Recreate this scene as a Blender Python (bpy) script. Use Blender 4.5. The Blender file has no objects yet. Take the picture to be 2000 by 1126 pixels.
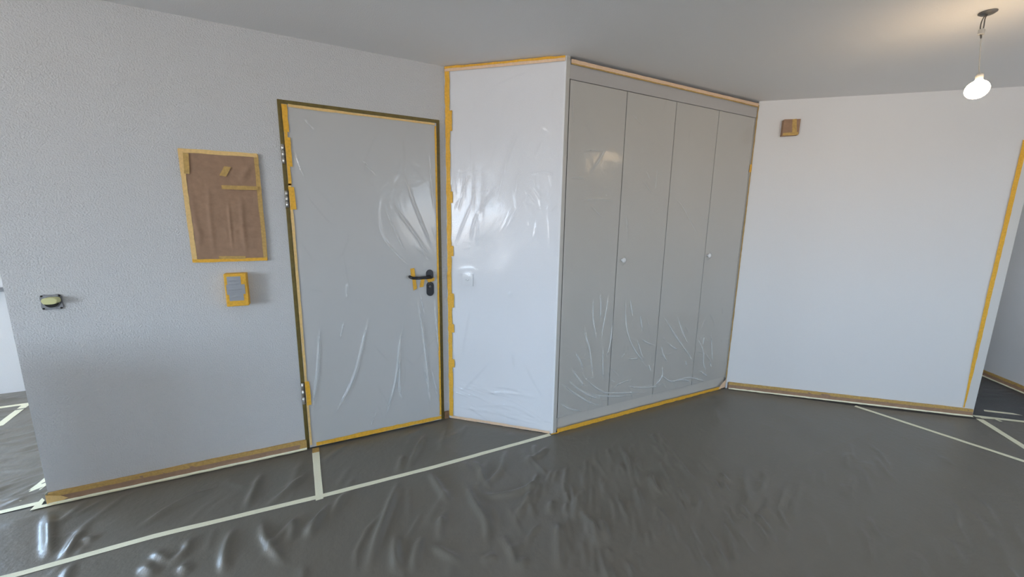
import bpy, bmesh, math, random
import numpy as np
from mathutils import Matrix, Vector

random.seed(7)
rng = np.random.default_rng(11)
scene = bpy.context.scene
COL = scene.collection

# ------------------------------------------------------------------ camera
CAM = Vector((0.0, -2.5754, 1.4463))
cam_data = bpy.data.cameras.new('camera')
cam_data.sensor_fit = 'HORIZONTAL'
cam_data.sensor_width = 36.0
cam_data.lens = 752.07 / 2000 * 36.0
cam_data.clip_start = 0.02
cam = bpy.data.objects.new('camera', cam_data)
COL.objects.link(cam)
_r = Vector((0.89802541, -0.43966644, 0.01561371))
_u = Vector((0.06261949, 0.16286908, 0.98465855))
_b = -Vector((0.43546431, 0.88327068, -0.17379226))
_m = Matrix((_r, _u, _b)).transposed().to_4x4()
_m.translation = CAM
cam.matrix_world = _m
scene.camera = cam

# ------------------------------------------------------------------ world, daylight through the windows, exposure
SKY = 39.0
world = bpy.data.worlds.new('sky')
scene.world = world
world.use_nodes = True
wn, wl = world.node_tree.nodes, world.node_tree.links
wn.clear()
w_out = wn.new('ShaderNodeOutputWorld')
w_bg = wn.new('ShaderNodeBackground')
w_tc = wn.new('ShaderNodeTexCoord')
w_sep = wn.new('ShaderNodeSeparateXYZ')
w_map = wn.new('ShaderNodeMapRange')
w_map.inputs['From Min'].default_value = -1
w_map.inputs['From Max'].default_value = 1
w_ramp = wn.new('ShaderNodeValToRGB')
er = w_ramp.color_ramp.elements
er[0].position = 0.0
er[0].color = (0.60, 0.56, 0.52, 1)
er[1].position = 1.0
er[1].color = (0.42, 0.66, 1.0, 1)
for pos, c in ((0.49, (0.60, 0.56, 0.52, 1)), (0.515, (0.70, 0.84, 1.0, 1)), (0.62, (0.52, 0.74, 1.0, 1))):
    e = er.new(pos)
    e.color = c
w_bg.inputs['Strength'].default_value = SKY
wl.new(w_tc.outputs['Generated'], w_sep.inputs[0])
wl.new(w_sep.outputs['Z'], w_map.inputs['Value'])
wl.new(w_map.outputs['Result'], w_ramp.inputs['Fac'])
wl.new(w_ramp.outputs['Color'], w_bg.inputs['Color'])
wl.new(w_bg.outputs[0], w_out.inputs[0])

# window openings (shared by the walls below and by the portals that guide daylight through them)
LX, BYW = -6.5, -5.2                      # left outer wall, back wall
WIN_LEFT = (-5.0, -2.7, 0.8, 2.2)        # y0, y1, z0, z1 in the left wall
FILL_LEFT = (0.4, 1.5, 0.8, 2.2)       # unseen second window, added to brighten the side-room parapet
WIN_SIDE = (-4.6, -3.2, 0.87, 2.15)      # x0, x1, z0, z1 in the wall y = 1.86
FILL_BACK = (1.55, 2.15, 0.9, 2.1)       # x0, x1, z0, z1, unseen window added in the back wall as fill light


def portal(name, loc, rot, sx, sy):
    d = bpy.data.lights.new(name, 'AREA')
    d.shape = 'RECTANGLE'
    d.size, d.size_y = sx, sy
    d.cycles.is_portal = True
    o = bpy.data.objects.new(name, d)
    o.location, o.rotation_euler = loc, rot
    COL.objects.link(o)


def mid(a, b):
    return (a + b) / 2


y0, y1, z0, z1 = WIN_LEFT
portal('window_daylight', (LX - 0.01, mid(y0, y1), mid(z0, z1)), (0, -math.pi / 2, 0), z1 - z0, y1 - y0)
y0, y1, z0, z1 = FILL_LEFT
portal('parapet_fill_daylight', (LX - 0.01, mid(y0, y1), mid(z0, z1)), (0, -math.pi / 2, 0), z1 - z0, y1 - y0)
x0, x1, z0, z1 = WIN_SIDE
portal('side_daylight', (mid(x0, x1), 1.87, mid(z0, z1)), (-math.pi / 2, 0, 0), x1 - x0, z1 - z0)
x0, x1, z0, z1 = FILL_BACK
portal('back_fill_daylight', (mid(x0, x1), BYW - 0.01, mid(z0, z1)), (math.pi / 2, 0, 0), x1 - x0, z1 - z0)

portal('corridor_daylight', (5.060, -0.171, 1.65), (-math.pi / 2, 0, -0.72121), 0.4, 0.9)

vs = scene.view_settings
vs.view_transform = 'Standard'
vs.look = 'None'
vs.exposure = 0.0
vs.gamma = 1.0
vs.use_curve_mapping = False
scene.cycles.use_denoising = True
scene.cycles.max_bounces = 8
scene.cycles.diffuse_bounces = 5
scene.cycles.glossy_bounces = 3
scene.cycles.use_adaptive_sampling = True
scene.cycles.adaptive_threshold = 0.04
scene.cycles.caustics_reflective = False
scene.cycles.caustics_refractive = False
scene.cycles.sample_clamp_indirect = 8.0

# ------------------------------------------------------------------ layout (metres)
H = 2.40
TH = 0.72121373
CT, ST = math.cos(TH), math.sin(TH)
J = Vector((0.76524, 0.0, 0.0))
C = Vector((1.34848, -0.51280, 0.0))
E = Vector((3.16191, -0.51280, 0.0))
D2 = Vector((CT, -ST, 0))
NR = Vector((ST, CT, 0))
LEN_R = 1.7297           # length of the right wall up to the door opening
S_COR = 2.576            # where the corridor wall stands along the right wall line


class Plane:
    """local frame: u along, v up, n out towards the room"""

    def __init__(self, o, u, v, n):
        self.o, self.u, self.v, self.n = Vector(o), Vector(u), Vector(v), Vector(n)

    def p(self, a, b, c=0.0):
        return self.o + self.u * a + self.v * b + self.n * c


Z = (0, 0, 1)
WA = Plane((0, 0, 0), (1, 0, 0), Z, (0, -1, 0))
PN = Plane(J, D2, Z, -NR)
FR = Plane((0, C.y, 0), (1, 0, 0), Z, (0, -1, 0))
RW = Plane(E, D2, Z, -NR)
CW = Plane(E + D2 * S_COR, NR, Z, -D2)
FL = Plane((0, 0, 0), (1, 0, 0), (0, 1, 0), Z)


# ------------------------------------------------------------------ materials
def new_mat(name):
    m = bpy.data.materials.new(name)
    m.use_nodes = True
    nt = m.node_tree
    return m, nt.nodes, nt.links, nt.nodes['Principled BSDF']


def noise(nodes, links, scale, detail=4.0, rough=0.55, stretch=None):
    tc = nodes.new('ShaderNodeTexCoord')
    n = nodes.new('ShaderNodeTexNoise')
    n.inputs['Scale'].default_value = scale
    n.inputs['Detail'].default_value = detail
    n.inputs['Roughness'].default_value = rough
    if stretch:
        mp = nodes.new('ShaderNodeMapping')
        mp.inputs['Scale'].default_value = stretch
        links.new(tc.outputs['Object'], mp.inputs['Vector'])
        links.new(mp.outputs['Vector'], n.inputs['Vector'])
    else:
        links.new(tc.outputs['Object'], n.inputs['Vector'])
    return n


def bump(nodes, links, src, bsdf, strength, dist):
    b = nodes.new('ShaderNodeBump')
    b.inputs['Strength'].default_value = strength
    b.inputs['Distance'].default_value = dist
    links.new(src, b.inputs['Height'])
    links.new(b.outputs['Normal'], bsdf.inputs['Normal'])
    return b


def simple(name, col, rough=0.6, metal=0.0, spec=0.3, nscale=0, nstr=0.1, ndist=0.002, vary=0.0, stretch=None):
    m, n, l, b = new_mat(name)
    b.inputs['Base Color'].default_value = (*col, 1)
    b.inputs['Roughness'].default_value = rough
    b.inputs['Metallic'].default_value = metal
    b.inputs['Specular IOR Level'].default_value = spec
    if nscale:
        t = noise(n, l, nscale, stretch=stretch)
        bump(n, l, t.outputs['Fac'], b, nstr, ndist)
        if vary:
            r = n.new('ShaderNodeValToRGB')
            r.color_ramp.elements[0].position = 0.3
            r.color_ramp.elements[1].position = 0.7
            r.color_ramp.elements[0].color = (*[c * (1 - vary) for c in col], 1)
            r.color_ramp.elements[1].color = (*[min(1, c * (1 + vary)) for c in col], 1)
            l.new(t.outputs['Fac'], r.inputs['Fac'])
            l.new(r.outputs['Color'], b.inputs['Base Color'])
    return m


def plaster(name, col, grain, strength, dist):
    m, n, l, b = new_mat(name)
    b.inputs['Base Color'].default_value = (*col, 1)
    b.inputs['Roughness'].default_value = 0.85
    b.inputs['Specular IOR Level'].default_value = 0.15
    a = noise(n, l, grain, 2.0, 0.55)
    bump(n, l, a.outputs['Fac'], b, strength, dist)
    return m


def film_clear(name, haze, tint=(0.93, 0.95, 0.95), gloss=0.018, highlight=0.50):
    m, n, l, b = new_mat(name)
    out = n['Material Output']
    n.remove(b)
    tr = n.new('ShaderNodeBsdfTransparent')
    df = n.new('ShaderNodeBsdfDiffuse')
    df.inputs['Color'].default_value = (*tint, 1)
    tl = n.new('ShaderNodeBsdfTranslucent')
    tl.inputs['Color'].default_value = (*tint, 1)
    gl = n.new('ShaderNodeBsdfGlossy')
    gl.inputs['Roughness'].default_value = 0.16
    gl.inputs['Color'].default_value = (0.95, 0.95, 0.95, 1)
    lw = n.new('ShaderNodeLayerWeight')
    lw.inputs['Blend'].default_value = 0.5
    pw = n.new('ShaderNodeMath')
    pw.operation = 'POWER'
    pw.inputs[1].default_value = 3.0
    ma = n.new('ShaderNodeMath')
    ma.operation = 'MULTIPLY_ADD'
    ma.inputs[1].default_value = 0.45
    ma.inputs[2].default_value = gloss
    l.new(lw.outputs['Facing'], pw.inputs[0])
    l.new(pw.outputs[0], ma.inputs[0])
    m0 = n.new('ShaderNodeMixShader')
    m0.inputs[0].default_value = 0.12
    l.new(df.outputs[0], m0.inputs[1])
    l.new(tl.outputs[0], m0.inputs[2])
    m1 = n.new('ShaderNodeMixShader')
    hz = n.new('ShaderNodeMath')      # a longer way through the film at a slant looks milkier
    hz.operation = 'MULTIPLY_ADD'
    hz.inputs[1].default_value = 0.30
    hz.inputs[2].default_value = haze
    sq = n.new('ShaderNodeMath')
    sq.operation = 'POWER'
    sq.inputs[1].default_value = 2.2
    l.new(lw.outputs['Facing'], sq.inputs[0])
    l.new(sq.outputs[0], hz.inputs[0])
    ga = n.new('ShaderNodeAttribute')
    ga.attribute_name = 'fold_highlight'  # whitens the film along folds, a highlight put into its colour
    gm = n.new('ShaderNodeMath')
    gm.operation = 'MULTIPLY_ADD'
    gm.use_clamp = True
    gm.inputs[1].default_value = highlight
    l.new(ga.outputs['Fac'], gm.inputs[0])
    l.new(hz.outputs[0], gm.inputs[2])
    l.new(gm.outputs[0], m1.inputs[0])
    l.new(tr.outputs[0], m1.inputs[1])
    l.new(m0.outputs[0], m1.inputs[2])
    m2 = n.new('ShaderNodeMixShader')
    l.new(ma.outputs[0], m2.inputs[0])
    l.new(m1.outputs[0], m2.inputs[1])
    l.new(gl.outputs[0], m2.inputs[2])
    l.new(m2.outputs[0], out.inputs['Surface'])
    t = noise(n, l, 26.0, 3.0, 0.6)
    bp = n.new('ShaderNodeBump')
    bp.inputs['Strength'].default_value = 0.15
    bp.inputs['Distance'].default_value = 0.006
    l.new(t.outputs['Fac'], bp.inputs['Height'])
    l.new(bp.outputs['Normal'], gl.inputs['Normal'])
    return m


def emission(name, col, strength):
    m, n, l, b = new_mat(name)
    b.inputs['Base Color'].default_value = (*col, 1)
    b.inputs['Emission Color'].default_value = (*col, 1)
    b.inputs['Emission Strength'].default_value = strength
    return m


M = {}
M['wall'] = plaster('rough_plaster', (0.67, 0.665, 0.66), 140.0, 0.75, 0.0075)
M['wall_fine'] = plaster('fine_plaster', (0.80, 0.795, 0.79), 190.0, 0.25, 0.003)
M['ceiling'] = plaster('ceiling_plaster', (0.90, 0.895, 0.89), 170.0, 0.30, 0.003)
M['floor'] = simple('dark_subfloor', (0.085, 0.085, 0.083), 0.45, nscale=40)
M['door'] = simple('light_grey_door_paint', (0.62, 0.61, 0.59), 0.5)
M['cab'] = simple('beige_cabinet_front', (0.56, 0.535, 0.485), 0.5)
M['plinth'] = simple('pale_beige_plinth', (0.68, 0.64, 0.57), 0.5)
M['fascia'] = simple('grey_cabinet_fascia', (0.52, 0.495, 0.47), 0.5)
M['panel'] = simple('white_cabinet_side', (0.88, 0.88, 0.89), 0.5)
M['dark'] = simple('dark_recess', (0.03, 0.028, 0.025), 0.9)
M['frame'] = simple('olive_bronze_frame', (0.17, 0.125, 0.035), 0.45, nscale=60, nstr=0.05, vary=0.15)
M['steel'] = simple('brushed_steel', (0.62, 0.60, 0.56), 0.3, 1.0)
M['black'] = simple('black_handle_metal', (0.014, 0.012, 0.014), 0.32, 0.0, 0.5)
M['yellow'] = simple('golden_masking_tape', (0.86, 0.47, 0.055), 0.55, nscale=90, nstr=0.15, vary=0.12)
M['yellow_pale'] = simple('golden_tape_under_film', (0.85, 0.58, 0.24), 0.5, nscale=90, nstr=0.15, vary=0.08)
M['peach'] = simple('peach_tape_under_film', (0.86, 0.62, 0.42), 0.5, nscale=90, nstr=0.1, vary=0.06)
M['gold'] = simple('gold_tape_on_paper', (0.56, 0.36, 0.12), 0.55, nscale=70, nstr=0.2, vary=0.15)
M['cream'] = simple('cream_crepe_tape', (0.93, 0.91, 0.70), 0.6, nscale=260, nstr=0.3, vary=0.05)
M['kraft'] = simple('brown_kraft_paper', (0.36, 0.225, 0.145), 0.75, nscale=35, nstr=0.25, ndist=0.004, vary=0.10)
M['silver'] = simple('silver_duct_tape', (0.42, 0.43, 0.45), 0.38, 0.35, nscale=50, nstr=0.35, ndist=0.004)
M['switch_metal'] = simple('grey_zinc_plate', (0.26, 0.26, 0.27), 0.45, 0.6, nscale=80, vary=0.2)
M['switch_yellow'] = simple('aged_cream_plastic', (0.72, 0.70, 0.36), 0.45)
M['white_plastic'] = simple('white_plastic', (0.84, 0.84, 0.84), 0.4)
M['trim'] = simple('pale_door_casing', (0.72, 0.71, 0.68), 0.5)
M['wood'] = simple('brown_baseboard', (0.26, 0.15, 0.08), 0.5, nscale=30, vary=0.2)
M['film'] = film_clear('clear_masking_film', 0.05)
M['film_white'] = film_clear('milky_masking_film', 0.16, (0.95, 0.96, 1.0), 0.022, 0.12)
M['glass'] = film_clear('clear_window_glass', 0.0, gloss=0.04, highlight=0.0)
M['window_frame'] = simple('white_window_frame', (0.8, 0.8, 0.8), 0.4)
M['stone'] = simple('grey_stone_sill', (0.25, 0.25, 0.26), 0.5, nscale=90, vary=0.2)
M['wire'] = simple('grey_lamp_wire', (0.11, 0.105, 0.10), 0.5)
M['canopy'] = simple('grey_metal_canopy', (0.16, 0.155, 0.15), 0.45, 0.3)
M['clear_block'] = simple('translucent_terminal_block', (0.45, 0.44, 0.42), 0.4)
M['bulb'] = emission('lit_bulb_glass', (1.0, 0.72, 0.42), 64.0)


def floor_film(name, col, rough):
    m, n, l, b = new_mat(name)
    b.inputs['Base Color'].default_value = (*col, 1)
    b.inputs['Roughness'].default_value = rough
    b.inputs['Specular IOR Level'].default_value = 0.5
    t = noise(n, l, 22.0, 3.0, 0.62)
    f = noise(n, l, 210.0, 0.0, 0.5)
    ad = n.new('ShaderNodeMath')
    ad.operation = 'MULTIPLY_ADD'
    ad.inputs[1].default_value = 0.06
    l.new(f.outputs['Fac'], ad.inputs[0])
    l.new(t.outputs['Fac'], ad.inputs[2])
    bump(n, l, ad.outputs[0], b, 0.22, 0.012)
    return m


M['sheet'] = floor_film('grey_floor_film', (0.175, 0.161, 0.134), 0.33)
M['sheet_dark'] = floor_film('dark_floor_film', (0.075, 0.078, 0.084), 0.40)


# ------------------------------------------------------------------ object helpers
def empty(name, loc, label=None, cat=None, group=None, kind=None):
    o = bpy.data.objects.new(name, None)
    o.empty_display_size = 0.05
    o.location = loc
    COL.objects.link(o)
    tag(o, label, cat, group, kind)
    return o


def tag(o, label=None, cat=None, group=None, kind=None):
    for k, v in (('label', label), ('category', cat), ('group', group), ('kind', kind)):
        if v:
            o[k] = v
    return o


def world_loc(o):
    v = Vector(o.location)
    return v if o.parent is None else v


def link(name, me, mat, parent=None, smooth=False):
    if mat:
        me.materials.append(mat)
    if smooth:
        for p in me.polygons:
            p.use_smooth = True
    o = bpy.data.objects.new(name, me)
    COL.objects.link(o)
    if parent:
        o.parent = parent
        root = parent
        if parent.parent is None:
            o.matrix_parent_inverse = Matrix.Translation(-Vector(parent.location))
    return o


def from_bm(name, bm, mat, parent=None, smooth=False):
    bmesh.ops.recalc_face_normals(bm, faces=bm.faces)
    me = bpy.data.meshes.new(name)
    bm.to_mesh(me)
    bm.free()
    return link(name, me, mat, parent, smooth)


def add_box(bm, pl, u0, u1, v0, v1, n0, n1):
    vv = [bm.verts.new(pl.p(a, b, c)) for c in (n0, n1) for b in (v0, v1) for a in (u0, u1)]
    for f in ((0, 1, 3, 2), (4, 6, 7, 5), (0, 4, 5, 1), (2, 3, 7, 6), (0, 2, 6, 4), (1, 5, 7, 3)):
        bm.faces.new([vv[i] for i in f])


def box(name, pl, u0, u1, v0, v1, n0, n1, mat, parent=None, bev=0.0, seg=2):
    bm = bmesh.new()
    add_box(bm, pl, u0, u1, v0, v1, n0, n1)
    if bev:
        bmesh.ops.bevel(bm, geom=bm.edges[:], offset=bev, segments=seg, profile=0.5, affect='EDGES')
    return from_bm(name, bm, mat, parent)


def prism(name, pl, pts, n0, n1, mat, parent=None, bev=0.0):
    bm = bmesh.new()
    lo = [bm.verts.new(pl.p(a, b, n0)) for a, b in pts]
    hi = [bm.verts.new(pl.p(a, b, n1)) for a, b in pts]
    bm.faces.new(lo[::-1])
    top = bm.faces.new(hi)
    k = len(pts)
    for i in range(k):
        bm.faces.new((lo[i], lo[(i + 1) % k], hi[(i + 1) % k], hi[i]))
    if bev:
        bmesh.ops.bevel(bm, geom=list(top.edges), offset=bev, segments=2, profile=0.5, affect='EDGES')
    return from_bm(name, bm, mat, parent)


def stadium(cu, cv, w, h, k=10):
    """upright rounded plate outline, width w, height h"""
    r = w / 2
    pts = []
    for i in range(k + 1):
        a = math.pi * i / k
        pts.append((cu + r * math.cos(a), cv + h / 2 - r + r * math.sin(a)))
    for i in range(k + 1):
        a = math.pi + math.pi * i / k
        pts.append((cu + r * math.cos(a), cv - h / 2 + r + r * math.sin(a)))
    return pts


def tube(name, pts, rad, mat, parent=None, seg=12, caps=True):
    pts = [Vector(p) for p in pts]
    rads = rad if isinstance(rad, (list, tuple)) else [rad] * len(pts)
    bm = bmesh.new()
    rings = []
    prev = None
    for i, p in enumerate(pts):
        t = (pts[min(i + 1, len(pts) - 1)] - pts[max(i - 1, 0)]).normalized()
        ref = prev if prev is not None else (Vector((0, 0, 1)) if abs(t.z) < 0.9 else Vector((1, 0, 0)))
        a = (ref - t * ref.dot(t)).normalized()
        prev = a
        b = t.cross(a)
        rings.append([bm.verts.new(p + (a * math.cos(2 * math.pi * k / seg) + b * math.sin(2 * math.pi * k / seg)) * rads[i]) for k in range(seg)])
    for r0, r1 in zip(rings, rings[1:]):
        for k in range(seg):
            bm.faces.new((r0[k], r0[(k + 1) % seg], r1[(k + 1) % seg], r1[k]))
    if caps:
        bm.faces.new(rings[0][::-1])
        bm.faces.new(rings[-1])
    return from_bm(name, bm, mat, parent, True)


def smooth_path(pts, n=6):
    """Catmull-Rom through the points"""
    P = [Vector(p) for p in pts]
    P = [P[0] * 2 - P[1]] + P + [P[-1] * 2 - P[-2]]
    out = []
    for i in range(1, len(P) - 2):
        for k in range(n):
            t = k / n
            a, b, c, d = P[i - 1:i + 3]
            out.append(0.5 * ((2 * b) + (c - a) * t + (2 * a - 5 * b + 4 * c - d) * t * t + (3 * b - a - 3 * c + d) * t ** 3))
    out.append(P[-2])
    return out


def lathe(name, o, axis, prof, mat, parent=None, seg=24):
    """prof: list of (radius, height along axis)"""
    o, ax = Vector(o), Vector(axis).normalized()
    ref = Vector((0, 0, 1)) if abs(ax.z) < 0.9 else Vector((1, 0, 0))
    a = (ref - ax * ref.dot(ax)).normalized()
    b = ax.cross(a)
    bm = bmesh.new()
    rings = []
    for r, h in prof:
        r = max(r, 1e-4)
        rings.append([bm.verts.new(o + ax * h + (a * math.cos(2 * math.pi * k / seg) + b * math.sin(2 * math.pi * k / seg)) * r) for k in range(seg)])
    for r0, r1 in zip(rings, rings[1:]):
        for k in range(seg):
            bm.faces.new((r0[k], r0[(k + 1) % seg], r1[(k + 1) % seg], r1[k]))
    bm.faces.new(rings[0][::-1])
    bm.faces.new(rings[-1])
    return from_bm(name, bm, mat, parent, True)


def tape(name, pl, pts, width, n0, mat, parent=None, rag=0.0012, thick=0.0007, step=0.03, lift=0.0):
    """a strip of tape along a polyline on a plane; width may be a list along the points"""
    pts = [Vector((a, b)) for a, b in pts]
    ws = list(width) if isinstance(width, (list, tuple)) else [width] * len(pts)
    cen, wid = [], []
    for i in range(len(pts) - 1):
        d = (pts[i + 1] - pts[i]).length
        k = max(1, int(d / step))
        for q in range(k):
            t = q / k
            cen.append(pts[i].lerp(pts[i + 1], t))
            wid.append(ws[i] * (1 - t) + ws[i + 1] * t)
    cen.append(pts[-1])
    wid.append(ws[-1])
    bm = bmesh.new()
    rows = []
    for i, c in enumerate(cen):
        t = (cen[min(i + 1, len(cen) - 1)] - cen[max(i - 1, 0)]).normalized()
        s = Vector((-t.y, t.x))
        l_ = c + s * (wid[i] / 2 + random.uniform(-rag, rag))
        r_ = c - s * (wid[i] / 2 + random.uniform(-rag, rag))
        up = n0 + lift * (0.5 + 0.5 * math.sin(i * 1.7 + c.x * 9))
        rows.append([bm.verts.new(pl.p(l_.x, l_.y, up)), bm.verts.new(pl.p(r_.x, r_.y, up)),
                     bm.verts.new(pl.p(r_.x, r_.y, up + thick)), bm.verts.new(pl.p(l_.x, l_.y, up + thick))])
    for a, b in zip(rows, rows[1:]):
        for k in range(4):
            bm.faces.new((a[k], a[(k + 1) % 4], b[(k + 1) % 4], b[k]))
    bm.faces.new(rows[0][::-1])
    bm.faces.new(rows[-1])
    return from_bm(name, bm, mat, parent)


# ---- folded sheets: a height field of ridges over a plane
def ridge(Hf, us, vs_, poly, h, s):
    P = np.array(poly, float)
    pad = 2.6 * s
    i0, i1 = np.searchsorted(us, [P[:, 0].min() - pad, P[:, 0].max() + pad])
    j0, j1 = np.searchsorted(vs_, [P[:, 1].min() - pad, P[:, 1].max() + pad])
    if i1 <= i0 or j1 <= j0:
        return
    U, V = np.meshgrid(us[i0:i1], vs_[j0:j1], indexing='ij')
    seg = np.linalg.norm(np.diff(P, axis=0), axis=1)
    tot = seg.sum()
    best = np.full(U.shape, 1e9)
    tt = np.zeros(U.shape)
    acc = 0.0
    for a, b, L in zip(P, P[1:], seg):
        d = b - a
        t = np.clip(((U - a[0]) * d[0] + (V - a[1]) * d[1]) / (L * L + 1e-12), 0, 1)
        dist = np.hypot(U - a[0] - t * d[0], V - a[1] - t * d[1])
        m = dist < best
        best = np.where(m, dist, best)
        tt = np.where(m, (acc + t * L) / tot, tt)
        acc += L
    taper = np.clip(np.minimum(tt, 1 - tt) * 2.8, 0, 1)
    taper = 0.04 + 0.96 * taper * taper * (3 - 2 * taper)
    Hf[i0:i1, j0:j1] += h * taper * np.exp(-(best / s) ** 2)


def curve_pts(poly, k=5):
    return [(v.x, v.y) for v in smooth_path([(a, b, 0) for a, b in poly], k)]


def rand_folds(n, ur, vr, ang, angj, ln, hh, ss):
    out = []
    for _ in range(n):
        u, v = rng.uniform(*ur), rng.uniform(*vr)
        a = math.radians(ang + rng.normal(0, angj))
        L = rng.uniform(*ln)
        bend = rng.normal(0, 0.25)
        pts = []
        for t in (-0.5, -0.17, 0.17, 0.5):
            w = bend * (t * t - 0.1) * L
            pts.append((u + math.cos(a) * t * L - math.sin(a) * w, v + math.sin(a) * t * L + math.cos(a) * w))
        out.append((pts, rng.uniform(*hh), rng.uniform(*ss)))
    return out


def grid_mesh(name, pl, us, vs_, Hf, mat, parent, keep=None, UV=None):
    nu, nv = len(us), len(vs_)
    if UV is None:
        U, V = np.meshgrid(us, vs_, indexing='ij')
    else:
        U, V = UV
    o, u, v, n = (np.array(q) for q in (pl.o, pl.u, pl.v, pl.n))
    co = o + U[..., None] * u + V[..., None] * v + Hf[..., None] * n
    idx = np.arange(nu * nv).reshape(nu, nv)
    q = np.stack([idx[:-1, :-1], idx[1:, :-1], idx[1:, 1:], idx[:-1, 1:]], -1)
    q = q.reshape(-1, 4) if keep is None else q[keep]
    used = np.zeros(nu * nv, bool)
    used[q.ravel()] = True
    remap = np.cumsum(used) - 1
    co = co.reshape(-1, 3)[used]
    q = remap[q]
    me = bpy.data.meshes.new(name)
    me.vertices.add(len(co))
    me.vertices.foreach_set('co', co.astype(np.float32).ravel())
    me.loops.add(q.size)
    me.loops.foreach_set('vertex_index', q.astype(np.int32).ravel())
    me.polygons.add(len(q))
    me.polygons.foreach_set('loop_start', np.arange(0, q.size, 4, dtype=np.int32))
    me.polygons.foreach_set('use_smooth', np.ones(len(q), bool))
    me.update(calc_edges=True)
    return link(name, me, mat, parent)


def film(name, pl, u0, u1, v0, v1, res, folds, mat, parent, base=0.006, bumps=(), noise_amp=0.0015):
    us = np.linspace(u0, u1, int((u1 - u0) / res) + 1)
    vv = np.linspace(v0, v1, int((v1 - v0) / res) + 1)
    Hf = np.zeros((len(us), len(vv)))
    for poly, h, s in folds:
        ridge(Hf, us, vv, poly, h, s)
    fold_highlight = np.clip(Hf / 0.010, 0, 1) ** 1.3      # bright fold highlights painted in as milkier, doubled-up film
    U, V = np.meshgrid(us, vv, indexing='ij')
    for k in range(9):
        a, f, ph = rng.uniform(0, 6.28), rng.uniform(6, 26), rng.uniform(0, 6.28)
        Hf += noise_amp / 3 * np.sin((U * math.cos(a) + V * math.sin(a)) * f + ph)
    edge = np.minimum(np.minimum(U - u0, u1 - U), np.minimum(V - v0, v1 - V))
    Hf *= np.clip(edge / 0.04, 0.05, 1)
    for bu, bv, bh, su, sv in bumps:
        Hf += bh * np.exp(-(np.hypot((U - bu) / su, (V - bv) / sv)) ** 4)
    Hf = np.maximum(Hf, -base * 0.5) + base
    o = grid_mesh(name, pl, us, vv, Hf, mat, parent)
    at = o.data.attributes.new('fold_highlight', 'FLOAT', 'POINT')
    at.data.foreach_set('value', fold_highlight.astype(np.float32).ravel())
    return o


def inside(poly, X, Y):
    r = np.zeros(X.shape, bool)
    k = len(poly)
    for i in range(k):
        (x0, y0), (x1, y1) = poly[i], poly[(i + 1) % k]
        c = (y0 > Y) != (y1 > Y)
        with np.errstate(divide='ignore', invalid='ignore'):
            xi = (x1 - x0) * (Y - y0) / ((y1 - y0) if y1 != y0 else 1e-12) + x0
        r ^= c & (X < xi)
    return r


def near_boundary(poly, X, Y):
    best = np.full(X.shape, 1e9)
    bx, by = X.copy(), Y.copy()
    k = len(poly)
    for i in range(k):
        a, b = np.array(poly[i]), np.array(poly[(i + 1) % k])
        d = b - a
        t = np.clip(((X - a[0]) * d[0] + (Y - a[1]) * d[1]) / (d @ d), 0, 1)
        px, py = a[0] + t * d[0], a[1] + t * d[1]
        dist = np.hypot(X - px, Y - py)
        m = dist < best
        best = np.where(m, dist, best)
        bx, by = np.where(m, px, bx), np.where(m, py, by)
    return best, bx, by


def floor_sheet(poly, res, folds, mat, label, flat=0.05):
    xs = [p[0] for p in poly]
    ys = [p[1] for p in poly]
    us = np.arange(min(xs) - res, max(xs) + 2 * res, res)
    vv = np.arange(min(ys) - res, max(ys) + 2 * res, res)
    Hf = np.zeros((len(us), len(vv)))
    for pl_, h, s in folds:
        ridge(Hf, us, vv, pl_, h, s)
    U, V = np.meshgrid(us, vv, indexing='ij')
    for k in range(10):
        a, f, ph = rng.uniform(0, 6.28), rng.uniform(5, 22), rng.uniform(0, 6.28)
        Hf += 0.0006 * np.sin((U * math.cos(a) + V * math.sin(a)) * f + ph)
    ins = inside(poly, U, V)
    dist, bx, by = near_boundary(poly, U, V)
    Hf = np.maximum(Hf + 0.0025, 0.0) * np.clip(1 - np.exp(-(dist / flat) ** 2), 0.06, 1) + 0.0012
    keep = ins[:-1, :-1] | ins[1:, :-1] | ins[1:, 1:] | ins[:-1, 1:]
    U2, V2 = np.where(ins, U, bx), np.where(ins, V, by)
    Hf = np.where(ins, Hf, 0.0014)
    o = grid_mesh('floor_sheet', FL, us, vv, Hf, mat, None, keep, (U2, V2))
    return tag(o, label, 'plastic sheet', 'plastic sheets covering the floor')


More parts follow.
